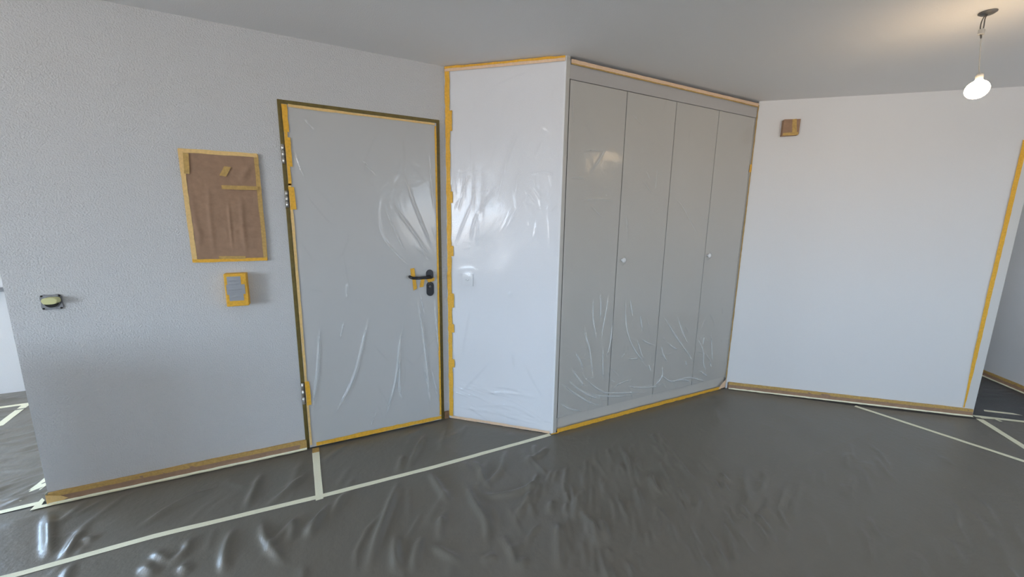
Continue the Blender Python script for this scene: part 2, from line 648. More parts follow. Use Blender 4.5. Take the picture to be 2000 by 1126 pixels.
# ------------------------------------------------------------------ fold lines (metres on each surface)
DOOR_FOLDS = [
   [(-0.041,0.831),(-0.077,0.515),(-0.125,0.226)],
   [(0.247,0.859),(0.196,0.67),(0.127,0.435),(0.041,0.273),(-0.025,0.18)],
   [(0.468,0.815),(0.422,0.617),(0.391,0.389),(0.339,0.199),(0.299,0.068)],
   [(0.424,0.532),(0.411,0.311),(0.437,0.204)],
   [(0.541,0.986),(0.575,0.72),(0.603,0.404),(0.621,0.074)],
   [(0.663,0.918),(0.687,0.582),(0.697,0.44)],
   [(0.569,0.961),(0.595,0.803)],
   [(0.629,0.438),(0.685,0.154)],
   [(0.58,0.446),(0.601,0.288)],
   [(0.259,0.178),(0.21,0.064)],
   [(0.125,1.067),(0.114,0.948)],
   [(0.097,0.828),(0.06,0.687)],
   [(0.477,1.764),(0.552,1.525),(0.622,1.347),(0.653,1.26)],
   [(0.645,1.896),(0.666,1.633),(0.679,1.487)],
   [(0.35,1.539),(0.404,1.409),(0.461,1.274),(0.49,1.21)],
   [(0.239,1.794),(0.319,1.704)],
   [(0.341,1.327),(0.418,1.233),(0.498,1.145)],
   [(0.4,1.551),(0.526,1.379),(0.64,1.206)],
   [(-0.109,1.827),(-0.065,1.653)],
   [(-0.05,1.989),(0.003,1.925)],
   [(0.545,1.273),(0.64,1.173)],
]
FRONT_FOLDS = [
   [(1.36,0.398),(1.476,0.298),(1.658,0.169),(1.798,0.119)],
   [(1.431,0.415),(1.496,0.334),(1.655,0.222),(1.806,0.182)],
   [(1.523,0.468),(1.624,0.341),(1.739,0.248),(1.829,0.215),(2.126,0.163),(2.255,0.15)],
   [(1.567,0.792),(1.579,0.685),(1.621,0.573),(1.662,0.385),(1.673,0.322)],
   [(1.625,0.958),(1.636,0.795),(1.676,0.635)],
   [(1.687,0.982),(1.695,0.867),(1.697,0.76)],
   [(1.765,0.967),(1.736,0.795),(1.713,0.62)],
   [(1.808,0.808),(1.799,0.609),(1.766,0.471)],
   [(1.916,0.996),(1.93,0.766),(1.975,0.618),(2.038,0.515),(2.114,0.429),(2.177,0.354),(2.223,0.313)],
   [(1.954,0.924),(2.002,0.759)],
   [(2.049,0.609),(2.109,0.473),(2.158,0.401)],
   [(2.064,0.794),(2.107,0.633)],
   [(2.263,0.797),(2.371,0.668),(2.493,0.532),(2.637,0.386),(2.742,0.275)],
   [(2.45,0.747),(2.531,0.595),(2.626,0.469)],
   [(2.357,0.538),(2.438,0.482),(2.512,0.444)],
   [(2.3,0.534),(2.341,0.429),(2.409,0.351)],
   [(2.704,0.54),(2.799,0.398),(2.824,0.287),(2.893,0.165)],
   [(2.802,0.54),(2.785,0.436)],
   [(2.877,0.543),(2.913,0.37),(2.947,0.268)],
   [(1.852,0.248),(1.927,0.277),(2.046,0.283)],
   [(2.261,0.228),(2.346,0.253),(2.443,0.196),(2.601,0.18),(2.775,0.106)],
   [(2.335,0.351),(2.345,0.259),(2.267,0.17)],
   [(2.443,0.196),(2.664,0.187),(2.912,0.1)],
   [(2.773,0.234),(2.904,0.151)],
   [(1.969,0.242),(2.122,0.203),(2.266,0.182),(2.398,0.192)],
   [(1.557,0.282),(1.679,0.228),(1.87,0.18),(2.1,0.146)],
   [(1.378,0.237),(1.471,0.167),(1.601,0.119)],
   [(2.084,0.594),(2.17,0.551),(2.244,0.519)],
   [(1.964,0.457),(2.099,0.437)],
   [(2.595,0.346),(2.625,0.3)],
   [(2.9,0.287),(2.935,0.233)],
   [(1.495,0.58),(1.557,0.483),(1.572,0.421)],
   [(1.467,0.468),(1.528,0.388),(1.603,0.294)],
   [(1.734,0.577),(1.759,0.307)],
   [(2.187,0.385),(2.223,0.313)],
   [(1.421,1.571),(1.589,1.588),(1.754,1.583),(1.811,1.549)],
   [(1.537,1.732),(1.629,1.85),(1.667,1.942)],
   [(2.282,1.665),(2.406,1.566),(2.519,1.449),(2.638,1.325)],
   [(1.547,1.564),(1.687,1.463)],
   [(1.459,1.879),(1.685,1.899)],
   [(1.386,1.712),(1.524,1.718)],
   [(1.996,1.737),(2.108,1.633)],
   [(1.861,2.141),(1.978,2.076)],
   [(2.123,1.818),(2.123,1.658)],
   [(2.023,1.799),(2.063,1.741)],
   [(1.869,1.527),(1.906,1.293)],
   [(1.388,2.213),(1.4,2.103),(1.412,2.001)],
]
PANEL_FOLDS = [
   [(0.275,2.229),(0.427,2.291),(0.639,2.346)],
   [(0.523,2.036),(0.445,1.857),(0.352,1.556)],
   [(0.505,1.79),(0.485,1.59)],
   [(0.651,1.947),(0.609,1.82)],
   [(0.577,1.734),(0.68,1.743),(0.748,1.71)],
   [(0.716,1.49),(0.744,1.524),(0.766,1.535)],
   [(0.59,1.668),(0.662,1.568)],
   [(0.489,2.038),(0.387,1.714)],
   [(0.072,2.057),(0.063,1.776),(0.073,1.543)],
   [(0.14,1.832),(0.131,1.543)],
   [(0.203,1.886),(0.195,1.449)],
   [(0.264,1.817),(0.259,1.427)],
   [(0.069,2.36),(0.13,2.302)],
   [(0.548,0.527),(0.632,0.372),(0.742,0.207)],
   [(0.274,0.24),(0.512,0.259),(0.715,0.245)],
   [(0.189,0.913),(0.146,0.678),(0.1,0.42)],
   [(0.747,0.053),(0.514,0.159),(0.303,0.157)],
   [(0.084,0.199),(0.216,0.348),(0.343,0.504)],
   [(0.098,0.097),(0.375,0.094),(0.667,0.054)],
   [(0.303,0.287),(0.471,0.295),(0.608,0.258)],
   [(0.48,0.574),(0.496,0.438)],
   [(0.434,0.943),(0.486,0.979)],
]
FLOOR_FOLDS = [
   [(0.309,-0.549),(0.222,-0.753),(0.14,-0.94),(0.078,-1.116)],
   [(0.473,-0.545),(0.489,-0.708),(0.504,-0.884)],
   [(0.632,-0.737),(0.623,-0.924),(0.629,-1.048),(0.578,-1.208)],
   [(0.983,-0.529),(0.864,-0.725),(0.691,-0.837)],
   [(0.966,-1.191),(0.877,-1.311),(0.799,-1.455)],
   [(0.374,-0.322),(0.302,-0.526)],
   [(0.558,-0.147),(0.427,-0.37),(0.365,-0.495)],
   [(-0.038,-0.584),(-0.095,-0.695),(-0.145,-0.819)],
   [(0.333,-0.992),(0.28,-1.103),(0.251,-1.197)],
   [(0.223,-0.927),(0.184,-1.165)],
   [(0.671,-0.828),(0.722,-0.904),(0.865,-0.936),(1.047,-0.91)],
   [(0.95,-0.94),(0.749,-1.119)],
   [(1.176,-1.063),(1.01,-1.241)],
   [(1.095,-1.191),(1.069,-1.324),(1.021,-1.415)],
   [(1.154,-1.279),(1.084,-1.408)],
   [(0.661,-1.146),(0.664,-1.271),(0.635,-1.368)],
   [(1.248,-0.625),(1.131,-0.694),(1.021,-0.712)],
   [(1.174,-0.565),(1.103,-0.704)],
   [(0.353,-1.065),(0.391,-1.131),(0.452,-1.228)],
   [(0.518,-1.249),(0.607,-1.244)],
   [(0.716,-1.307),(0.651,-1.355)],
   [(0.082,-0.424),(0.01,-0.59),(-0.051,-0.744)],
   [(0.447,-0.934),(0.42,-0.993)],
   [(0.734,-0.557),(0.751,-0.652),(0.715,-0.775)],
   [(1.01,-1.055),(0.93,-1.145)],
   [(-0.391,-0.161),(-0.413,-0.359),(-0.429,-0.492)],
   [(-0.138,-0.278),(-0.287,-0.445),(-0.36,-0.5)],
   [(-0.63,-0.564),(-0.615,-0.649),(-0.664,-0.716)],
   [(-0.749,-0.586),(-0.681,-0.673),(-0.64,-0.683)],
   [(-0.767,-0.65),(-0.707,-0.729),(-0.682,-0.762)],
   [(-0.457,-0.571),(-0.464,-0.739),(-0.435,-0.874)],
   [(-0.351,-0.575),(-0.315,-0.722),(-0.253,-0.857),(-0.212,-0.929)],
   [(-1.078,-0.258),(-1.078,-0.344),(-1.072,-0.434),(-1.06,-0.579)],
   [(-1.023,-0.429),(-1.026,-0.511)],
   [(-1.059,-0.378),(-0.989,-0.406)],
   [(-0.62,-0.719),(-0.57,-0.794)],
   [(-1.295,-0.076),(-1.196,-0.288),(-1.118,-0.468)],
   [(-0.203,-0.621),(-0.213,-0.799)],
   [(-0.066,-0.637),(-0.161,-0.804)],
   [(-0.864,-0.413),(-0.732,-0.277),(-0.573,-0.215)],
   [(3.745,-1.448),(2.783,-1.43),(2.023,-1.438),(1.864,-1.453)],
   [(2.52,-1.975),(2.014,-1.941)],
   [(2.514,-2.027),(2.253,-2.131)],
   [(2.803,-2.163),(2.533,-2.262)],
   [(3.477,-1.774),(3.394,-1.852)],
   [(2.798,-0.659),(2.502,-0.945)],
   [(2.392,-1.732),(2.108,-1.863)],
   [(2.185,-1.7),(1.928,-1.829)],
]

# ------------------------------------------------------------------ the setting
bm = bmesh.new()
add_box(bm, FL, -6.9, 8.0, -5.6, 2.3, -0.12, 0.0)
tag(from_bm('floor', bm, M['floor']), kind='structure')
bm = bmesh.new()
add_box(bm, FL, -6.9, 8.0, -5.6, 2.3, H, H + 0.12)
tag(from_bm('ceiling', bm, M['ceiling']), kind='structure')

XA = -1.3206
DL, DR, DZ = -0.1725, 0.7271, 2.0748
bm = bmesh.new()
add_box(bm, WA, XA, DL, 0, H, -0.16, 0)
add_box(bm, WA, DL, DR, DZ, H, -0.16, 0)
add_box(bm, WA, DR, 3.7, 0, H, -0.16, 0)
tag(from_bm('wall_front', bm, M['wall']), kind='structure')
bm = bmesh.new()
add_box(bm, WA, DL - 0.05, DR + 0.05, 0, DZ + 0.05, -0.20, -0.161)  # slab added behind the door to stop outside light leaking in
tag(from_bm('light_leak_blocker', bm, M['wall_fine']), kind='structure')

bm = bmesh.new()
add_box(bm, RW, 0.0, LEN_R, 0, H, -0.12, 0)
add_box(bm, RW, LEN_R, S_COR, 2.06, H, -0.12, 0)
tag(from_bm('wall_right', bm, M['wall_fine']), kind='structure')
bm = bmesh.new()
add_box(bm, CW, -4.2, 2.2, 0, H, -0.12, 0)
tag(from_bm('wall_corridor', bm, M['wall_fine']), kind='structure')
bm = bmesh.new()
for a_, b_, c_, d_ in ((0.0, 1.0, 0, H), (1.0, 1.4, 0, 1.2), (1.0, 1.4, 2.1, H), (1.4, S_COR, 0, H)):
    add_box(bm, RW, a_, b_, c_, d_, -1.62, -1.5)
add_box(bm, RW, 0.0, 0.1, 0, H, -1.5, -0.12)
tag(from_bm('wall_corridor_end', bm, M['wall_fine']), kind='structure')


def wall_with_holes(name, pl, a0, a1, holes, n0, n1, mat):
    """upright wall from a0 to a1 with rectangular holes (a, a, z, z)"""
    bm = bmesh.new()
    cur = a0
    for h0, h1, z0, z1 in sorted(holes):
        add_box(bm, pl, cur, h0, 0, H, n0, n1)
        add_box(bm, pl, h0, h1, 0, z0, n0, n1)
        add_box(bm, pl, h0, h1, z1, H, n0, n1)
        cur = h1
    add_box(bm, pl, cur, a1, 0, H, n0, n1)
    return tag(from_bm(name, bm, mat), kind='structure')


LW = Plane((LX, 0, 0), (0, 1, 0), Z, (1, 0, 0))
SW = Plane((0, 1.86, 0), (1, 0, 0), Z, (0, -1, 0))
BW = Plane((0, BYW, 0), (1, 0, 0), Z, (0, 1, 0))
wall_with_holes('wall_left', LW, -5.35, 2.0, [WIN_LEFT, FILL_LEFT], -0.2, 0, M['wall_fine'])
bm = bmesh.new()
add_box(bm, Plane((-1.9, 0, 0), (0, 1, 0), Z, (1, 0, 0)), -0.92, -0.45, 0, 0.88, -0.12, 0)  # unseen half wall, added to shade the lower front wall
tag(from_bm('added_shade_wall', bm, M['wall_fine']), kind='structure')
wall_with_holes('wall_side', SW, -6.5, -1.0, [WIN_SIDE], -0.2, 0, M['wall_fine'])
wall_with_holes('wall_back', BW, -6.5, 3.3, [FILL_BACK], -0.2, 0, M['wall_fine'])
bm = bmesh.new()
add_box(bm, Plane((-1.15, 0, 0), (0, 1, 0), Z, (-1, 0, 0)), 0.16, 1.86, 0, H, -0.12, 0)
tag(from_bm('wall_partition', bm, M['wall_fine']), kind='structure')


def window(name, pl, hole, mull, sill=None):
    h0, h1, z0, z1 = hole
    r = empty(name, pl.p(mid(h0, h1), z0, -0.1), kind='structure')
    f = 0.055
    for a, b, c, d in ((h0, h1, z0, z0 + f), (h0, h1, z1 - f, z1), (h0, h0 + f, z0 + f, z1 - f), (h1 - f, h1, z0 + f, z1 - f)):
        box('window_frame', pl, a, b, c, d, -0.14, -0.08, M['window_frame'], r, 0.004)
    box('pane', pl, h0 + f, h1 - f, z0 + f, z1 - f, -0.113, -0.107, M['glass'], r)
    for k in range(1, mull):
        x = h0 + (h1 - h0) * k / mull
        box('mullion', pl, x - 0.04, x + 0.04, z0 + f, z1 - f, -0.14, -0.08, M['window_frame'], r, 0.004)
    if sill:
        box('window_sill', pl, h0 - 0.05, h1 + (1.6 if name == 'window_3' else 0.05), z0 - 0.03, z0 - 0.001, 0.0005, 0.05, sill, r, 0.004)
    return r


window('window_1', LW, WIN_LEFT, 3, M['stone'])
window('fill_window_left', LW, FILL_LEFT, 2)  # added window, lights the parapet
window('window_3', SW, WIN_SIDE, 2, M['stone'])
window('fill_window_back', BW, FILL_BACK, 2, M['stone'])  # added window, fill from behind the camera

window('window_5', Plane(RW.p(0, 0, -1.5), D2, Z, -NR), (1.0, 1.4, 1.2, 2.1), 1)

# door casing at the end of the right wall
bm = bmesh.new()
add_box(bm, RW, LEN_R - 0.062, LEN_R + 0.002, 0.0, 2.06, 0.0005, 0.006)
add_box(bm, RW, LEN_R + 0.0005, LEN_R + 0.012, 0.0, 2.06, -0.12, 0.0005)
tag(from_bm('trim_1', bm, M['trim']), kind='structure')

# baseboards
def baseboard(name, pl, a0, a1, h=0.058, t=0.011):
    o = box(name, pl, a0, a1, 0.0, h, 0.0005, t, M['wood'], None, 0.002, 1)
    return tag(o, kind='structure')


baseboard('baseboard_front', WA, XA, DL - 0.002)
baseboard('baseboard_corner', WA, DR + 0.002, J.x - 0.004)
baseboard('baseboard_right', RW, 0.015, LEN_R - 0.064)
baseboard('baseboard_corridor', CW, -0.9, 1.45)

# ------------------------------------------------------------------ floor covered with plastic sheets
def F(lst, h, s, hk=0.0):
    out = []
    for p in lst:
        L = sum(math.dist(a, b) for a, b in zip(p, p[1:]))
        out.append((curve_pts(p), h + hk * L, s))
    return out


floor_folds = F(FLOOR_FOLDS[:40], 0.011, 0.018, 0.024) + F(FLOOR_FOLDS[40:42], 0.0025, 0.012) + F(FLOOR_FOLDS[42:], 0.005, 0.022)
ripples = (rand_folds(150, (0.95, 2.0), (-1.75, -0.85), -123, 7, (0.08, 0.26), (0.003, 0.011), (0.009, 0.015))
           + rand_folds(60, (1.6, 3.1), (-2.3, -1.35), -152, 6, (0.15, 0.4), (0.003, 0.009), (0.012, 0.022))
           + rand_folds(60, (-1.2, 1.1), (-1.7, -0.55), -105, 28, (0.1, 0.4), (0.003, 0.011), (0.010, 0.024))
           + rand_folds(40, (1.5, 3.6), (-1.3, -0.6), -130, 25, (0.1, 0.35), (0.0008, 0.002), (0.012, 0.024)))
soft = (rand_folds(26, (-1.4, 1.2), (-0.5, -0.03), -125, 25, (0.12, 0.4), (0.002, 0.006), (0.012, 0.03)))
T1 = [(-2.2, -0.495), (-1.177, -0.502), (-0.776, -0.488), (-0.106, -0.520), (0.519, -0.530), (1.325, -0.517)]
RWp = lambda s, n: tuple(RW.p(s, 0, n))[:2]
main_poly = [(-2.2, -3.3)] + T1 + [(1.36, -0.515), (3.155, -0.5135), RWp(0.03, 0.012), (3.816, -1.189), (3.889, -2.028), (3.97, -2.7), (3.3, -3.3)]
floor_sheet(main_poly, 0.0095, floor_folds + ripples, M['sheet'],
            'large crumpled grey plastic sheet spread before the wardrobe, taped edge at the door side')
floor_sheet([(-2.2, -0.495), (-1.177, -0.502), (-0.776, -0.488), (-0.106, -0.520), (-0.118, -0.004), (-0.16, -0.012), (-1.36, -0.012), (-2.2, 0.01)],
            0.0095, floor_folds + soft, M['sheet'], 'narrow grey plastic sheet between the wall baseboard and the long cream tape')
floor_sheet([(-0.106, -0.520), (0.519, -0.530), (1.325, -0.512), (0.765, -0.012), (0.72, -0.004), (-0.118, -0.004)],
            0.0095, floor_folds + soft, M['sheet'], 'grey plastic sheet lying directly in front of the entrance door')
floor_sheet([(3.816, -1.189), (3.889, -2.028), (3.92, -2.19), (4.436, -1.714)],
            0.016, rand_folds(14, (3.85, 4.4), (-2.1, -1.3), -130, 25, (0.1, 0.3), (0.001, 0.003), (0.012, 0.02)), M['sheet'],
            'triangular grey plastic sheet between two slanting cream tapes near the corridor doorway')
floor_sheet([(4.436, -1.714), (3.92, -2.19), (3.97, -2.7), (4.7, -2.65), RWp(S_COR - 0.005, -0.0), RWp(LEN_R + 0.015, 0.0)],
            0.018, rand_folds(14, (4.0, 5.0), (-2.6, -1.7), -130, 25, (0.1, 0.3), (0.001, 0.003), (0.012, 0.02)), M['sheet'],
            'grey plastic sheet at the threshold of the corridor doorway')
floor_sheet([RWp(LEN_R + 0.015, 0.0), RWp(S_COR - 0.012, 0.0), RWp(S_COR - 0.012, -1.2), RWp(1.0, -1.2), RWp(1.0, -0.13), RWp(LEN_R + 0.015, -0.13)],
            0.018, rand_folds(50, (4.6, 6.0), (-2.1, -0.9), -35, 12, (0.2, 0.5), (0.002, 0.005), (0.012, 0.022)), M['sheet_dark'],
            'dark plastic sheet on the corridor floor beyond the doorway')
left_folds = (rand_folds(130, (-2.9, -1.35), (0.05, 1.5), 2, 12, (0.2, 0.7), (0.002, 0.007), (0.010, 0.026))
              + rand_folds(30, (-1.7, -1.3), (0.0, 0.35), 40, 14, (0.15, 0.4), (0.002, 0.006), (0.008, 0.016)))
floor_sheet([(-3.9, 0.012), (-2.2, 0.012), (-1.33, 0.025), (-1.325, 0.165), (-1.16, 0.165), (-1.16, 1.528), (-3.9, 1.528)], 0.011, left_folds, M['sheet'],
            'wrinkled plastic sheet on the floor of the bright side room')
floor_sheet([(-3.9, 1.528), (-1.16, 1.528), (-1.16, 1.855), (-3.9, 1.855)], 0.014,
            rand_folds(30, (-3.0, -1.6), (1.55, 1.84), 5, 12, (0.2, 0.5), (0.003, 0.009), (0.012, 0.022)), M['sheet'],
            'strip of plastic sheet along the white window parapet in the side room')

TZ = 0.0030


def floor_tape(pts, w, label, z=TZ, rag=0.0012):
    o = tape('floor_tape', FL, pts, w, z, M['cream'], None, rag, 0.0007, 0.06)
    return tag(o, label, 'tape', 'cream tapes on the floor sheets')


floor_tape(T1, 0.030, 'long cream tape running across the floor sheets to the wardrobe corner')
floor_tape([(-0.118, -0.075), (-0.095, -0.548)], 0.038, 'short cream tape from the door threshold to the long tape', TZ + 0.0012)
floor_tape([(3.816, -1.189), (3.889, -2.028), (3.97, -2.7)], 0.034, 'cream tape slanting away from the middle of the right baseboard')
floor_tape([(4.445, -1.706), (4.15, -1.976), (3.92, -2.19)], 0.042, 'cream tape slanting from the end corner of the right wall')
floor_tape([RWp(LEN_R + 0.02, 0.0), RWp(S_COR - 0.01, 0.002)], 0.034, 'cream tape across the corridor doorway on the near side of the threshold', TZ + 0.0012)
floor_tape([RWp(LEN_R - 0.10, -0.145), RWp(S_COR - 0.02, -0.135)], 0.030, 'cream tape across the corridor doorway on the far side of the threshold')
floor_tape([(4.478, -1.703), (4.553, -1.752), (4.538, -1.792)], 0.022, 'loose bent scrap of cream tape at the corridor threshold', TZ + 0.0026)
floor_tape([(-2.2, 0.014), (-1.497, 0.012), (-1.375, 0.020)], 0.030, 'cream tape continuing the wall line into the side room')
floor_tape([(-1.468, 0.075), (-1.446, 0.15), (-1.430, 0.28)], [0.03, 0.05, 0.055], 'crumpled short cream tape beside the free wall end', TZ + 0.004, 0.003)
floor_tape([(-2.06, 1.02), (-2.11, 1.528)], 0.045, 'cream tape running to the window parapet of the side room', TZ + 0.0012)
floor_tape([(-3.8, 1.528), (-1.2, 1.528)], 0.040, 'cream tape parallel to the window parapet of the side room')


# ------------------------------------------------------------------ papered baseboards
def profile_strip(name, pl, a0, a1, prof, mat, parent, jit=0.001, step=0.03, thick=0.0006):
    """sheet bent along a profile of (n, z) points, drawn out along the wall"""
    k = max(2, int((a1 - a0) / step))
    bm = bmesh.new()
    outer, inner = [], []
    for i in range(k + 1):
        a = a0 + (a1 - a0) * i / k
        ro, ri = [], []
        for n, z in prof:
            n2, z2 = n + random.uniform(-jit, jit), z + random.uniform(-jit, jit)
            ro.append(bm.verts.new(pl.p(a, z2, n2 + thick)))
            ri.append(bm.verts.new(pl.p(a, z2, n2)))
        outer.append(ro)
        inner.append(ri)
    m = len(prof)
    for i in range(k):
        for q in range(m - 1):
            bm.faces.new((outer[i][q], outer[i + 1][q], outer[i + 1][q + 1], outer[i][q + 1]))
            bm.faces.new((inner[i][q], inner[i][q + 1], inner[i + 1][q + 1], inner[i + 1][q]))
        bm.faces.new((outer[i][0], inner[i][0], inner[i + 1][0], outer[i + 1][0]))
        bm.faces.new((outer[i][-1], outer[i + 1][-1], inner[i + 1][-1], inner[i][-1]))
    bm.faces.new([outer[0][q] for q in range(m)] + [inner[0][q] for q in range(m - 1, -1, -1)])
    bm.faces.new([outer[-1][q] for q in range(m - 1, -1, -1)] + [inner[-1][q] for q in range(m)])
    return from_bm(name, bm, mat, parent)


def cover(pl, a0, a1, label, top=0.062, grp='paper strips over the baseboards'):
    r = empty('masking_paper', pl.p(mid(a0, a1), 0, 0.012), label, 'masking paper', grp)
    profile_strip('paper', pl, a0, a1, [(0.013, 0.052), (0.0145, 0.024), (0.018, 0.0085)], M['kraft'], r)
    profile_strip('tape_strip', pl, a0, a1, [(0.0015, top), (0.0138, top - 0.002), (0.0146, 0.040)], M['gold'], r)
    t = profile_strip('tape_strip', pl, a0, a1, [(0.0188, 0.013), (0.0215, 0.0066), (0.034, 0.0062)], M['cream'], r)
    t['label'] = 'cream tape at the foot of the paper'
    return r


cv = cover(WA, XA + 0.004, DL + 0.006, 'brown paper strip taped over the baseboard below the boxed wall fixtures')
# wrapped cream tape at the free end of the wall
prism('tape_flap', FL, [(-1.372, -0.040), (-1.30, -0.036), (-1.296, -0.0165), (-1.345, -0.012), (-1.352, 0.03), (-1.372, 0.055)], 0.0068, 0.0078, M['cream'], cv)
prism('tape_flap', WA, [(XA - 0.002, 0.004), (XA + 0.05, 0.010), (XA + 0.075, 0.020), (XA + 0.05, 0.040), (XA - 0.002, 0.058)], 0.0165, 0.0175, M['yellow_pale'], cv)
bm = bmesh.new()
add_box(bm, Plane((XA, 0, 0), (0, 1, 0), Z, (-1, 0, 0)), -0.016, 0.09, 0.006, 0.064, 0.002, 0.003)
from_bm('tape_flap', bm, M['cream'], cv)
prism('tape_flap', WA, [(DL - 0.035, 0.016), (DL + 0.006, 0.010), (DL + 0.004, 0.066), (DL - 0.022, 0.067)], 0.0165, 0.0175, M['gold'], cv)
cover(RW, 0.02, LEN_R - 0.0, 'brown paper strip taped over the baseboard of the white right wall')
cover(CW, -0.9, 1.45, 'brown paper strip taped over the baseboard of the dim corridor wall')

# ------------------------------------------------------------------ entrance door
door = empty('door_1', (mid(DL, DR), 0, 0), 'light grey entrance door in an olive frame', kind='structure')
box('frame_jamb', WA, DL, -0.143, 0.0, DZ, -0.10, 0.006, M['frame'], door, 0.0015, 1)
box('frame_jamb', WA, 0.694, DR, 0.0, DZ, -0.10, 0.006, M['frame'], door, 0.0015, 1)
box('frame_head', WA, -0.143, 0.694, 2.043, DZ, -0.10, 0.006, M['frame'], door, 0.0015, 1)
bm = bmesh.new()
add_box(bm, WA, -0.150, 0.701, 0.012, 2.049, 0.010, 0.024)
add_box(bm, WA, -0.138, 0.689, 0.014, 2.038, -0.035, 0.010)
from_bm('leaf', bm, M['door'], door)
box('threshold', WA, -0.142, 0.693, 0.0015, 0.0125, -0.10, -0.036, M['frame'], door)  # strip added to block light leaking in under the leaf
for z0_, z1_, mt in ((1.737, 1.841, 'steel'), (1.499, 1.592, 'steel'), (0.305, 0.445, 'steel')):
    prof = []
    k = 3
    for q in range(k):
        a, b = z0_ + (z1_ - z0_) * q / k, z0_ + (z1_ - z0_) * (q + 1) / k
        prof += [(0.0055, a + 0.0005), (0.0078, a + 0.0015), (0.0078, b - 0.0015), (0.0055, b - 0.0005)]
    lathe('hinge', (-0.1625, -0.0150, 0), (0, 0, 1), prof, M[mt], door, 14)
hd = empty('handle', (0.638, -0.024, 1.07))
hd.parent = door
hd.matrix_parent_inverse = Matrix.Translation(-Vector(door.location))


def sub(o, par):
    """parent a world-coordinate mesh under a second-level part"""
    o.parent = par
    o.matrix_parent_inverse = (Matrix.Translation(Vector(par.location)) if par.type == 'EMPTY' else Matrix.Identity(4)).inverted()
    return o


sub(prism('rosette', WA, stadium(0.637, 1.073, 0.048, 0.080), 0.0242, 0.033, M['black'], None, 0.002), hd)
sub(prism('lock_plate', WA, stadium(0.638, 0.982, 0.048, 0.097), 0.0242, 0.033, M['black'], None, 0.002), hd)
sub(lathe('lock_cylinder', (0.634, -0.033, 1.000), (0, -1, 0), [(0.0095, 0), (0.0095, 0.010), (0.008, 0.012)], M['canopy'], None, 18), hd)
sub(tube('lever', smooth_path([(0.640, -0.030, 1.066), (0.640, -0.060, 1.067), (0.632, -0.076, 1.068), (0.60, -0.080, 1.068), (0.545, -0.080, 1.067), (0.515, -0.077, 1.069), (0.502, -0.066, 1.073), (0.500, -0.050, 1.075)], 6),
          0.0098, M['black'], None, 14), hd)

# clear film over the door leaf
ds = empty('plastic_sheet', (mid(DL, DR), -0.028, 0.03), 'clear plastic film taped over the grey entrance door', 'plastic sheet', 'clear films taped over doors and cabinets')
door_folds = F(DOOR_FOLDS[:2], 0.012, 0.0085) + F(DOOR_FOLDS[2:6], 0.010, 0.0075) + F(DOOR_FOLDS[6:], 0.006, 0.0060)
door_folds += rand_folds(26, (-0.1, 0.68), (0.05, 2.0), 105, 30, (0.1, 0.35), (0.0008, 0.002), (0.004, 0.009))
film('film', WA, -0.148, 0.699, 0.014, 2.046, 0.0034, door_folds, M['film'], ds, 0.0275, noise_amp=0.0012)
DT = 0.0285
tape('tape_strip', WA, [(-0.138, 2.047), (-0.138, 1.905)], 0.026, DT, M['yellow'], ds, 0.002)
tape('tape_strip', WA, [(-0.141, 1.905), (-0.141, 1.62)], 0.016, DT, M['yellow'], ds, 0.0012)
tape('tape_strip', WA, [(-0.134, 1.877), (-0.135, 1.722)], 0.026, DT + 0.001, M['yellow'], ds, 0.002)
tape('tape_strip', WA, [(-0.136, 1.612), (-0.134, 1.488)], 0.028, DT + 0.001, M['yellow'], ds, 0.002)
tape('tape_strip', WA, [(-0.1425, 1.63), (-0.142, 0.9), (-0.142, 0.03)], [0.014, 0.014, 0.012], DT, M['yellow_pale'], ds, 0.0012)
tape('tape_strip', WA, [(-0.137, 0.455), (-0.135, 0.30)], [0.022, 0.026], DT + 0.001, M['yellow'], ds, 0.002)
tape('tape_strip', WA, [(-0.112, 0.028), (0.2, 0.030), (0.700, 0.031)], [0.024, 0.030, 0.024], DT, M['yellow'], ds, 0.002)
tape('tape_strip', WA, [(0.694, 2.03), (0.694, 1.0), (0.694, 0.05)], [0.010, 0.012, 0.012], DT, M['yellow'], ds, 0.0012)
tape('tape_strip', WA, [(-0.12, 2.0425), (0.3, 2.0415), (0.69, 2.0415)], [0.016, 0.011, 0.012], DT, M['yellow_pale'], ds, 0.001)
for pts in ([(0.509, 1.125), (0.535, 1.128), (0.541, 1.072), (0.513, 1.068)],
            [(0.520, 1.052), (0.543, 1.050), (0.549, 0.990), (0.527, 0.978)],
            [(0.578, 1.052), (0.603, 1.052), (0.592, 0.999), (0.566, 0.997)],
            [(0.612, 1.050), (0.667, 1.060), (0.667, 1.036), (0.626, 1.028)]):
    prism('tape_patch', WA, pts, 0.0345 if pts[0][0] > 0.6 else 0.0292, 0.0352 if pts[0][0] > 0.6 else 0.0300, M['yellow'], ds)
# gold tape from the film down to the floor
prism('tape_patch', FL, [(-0.137, -0.0305), (-0.099, -0.0305), (-0.097, -0.085), (-0.136, -0.085)], 0.0055, 0.0062, M['gold'], ds)

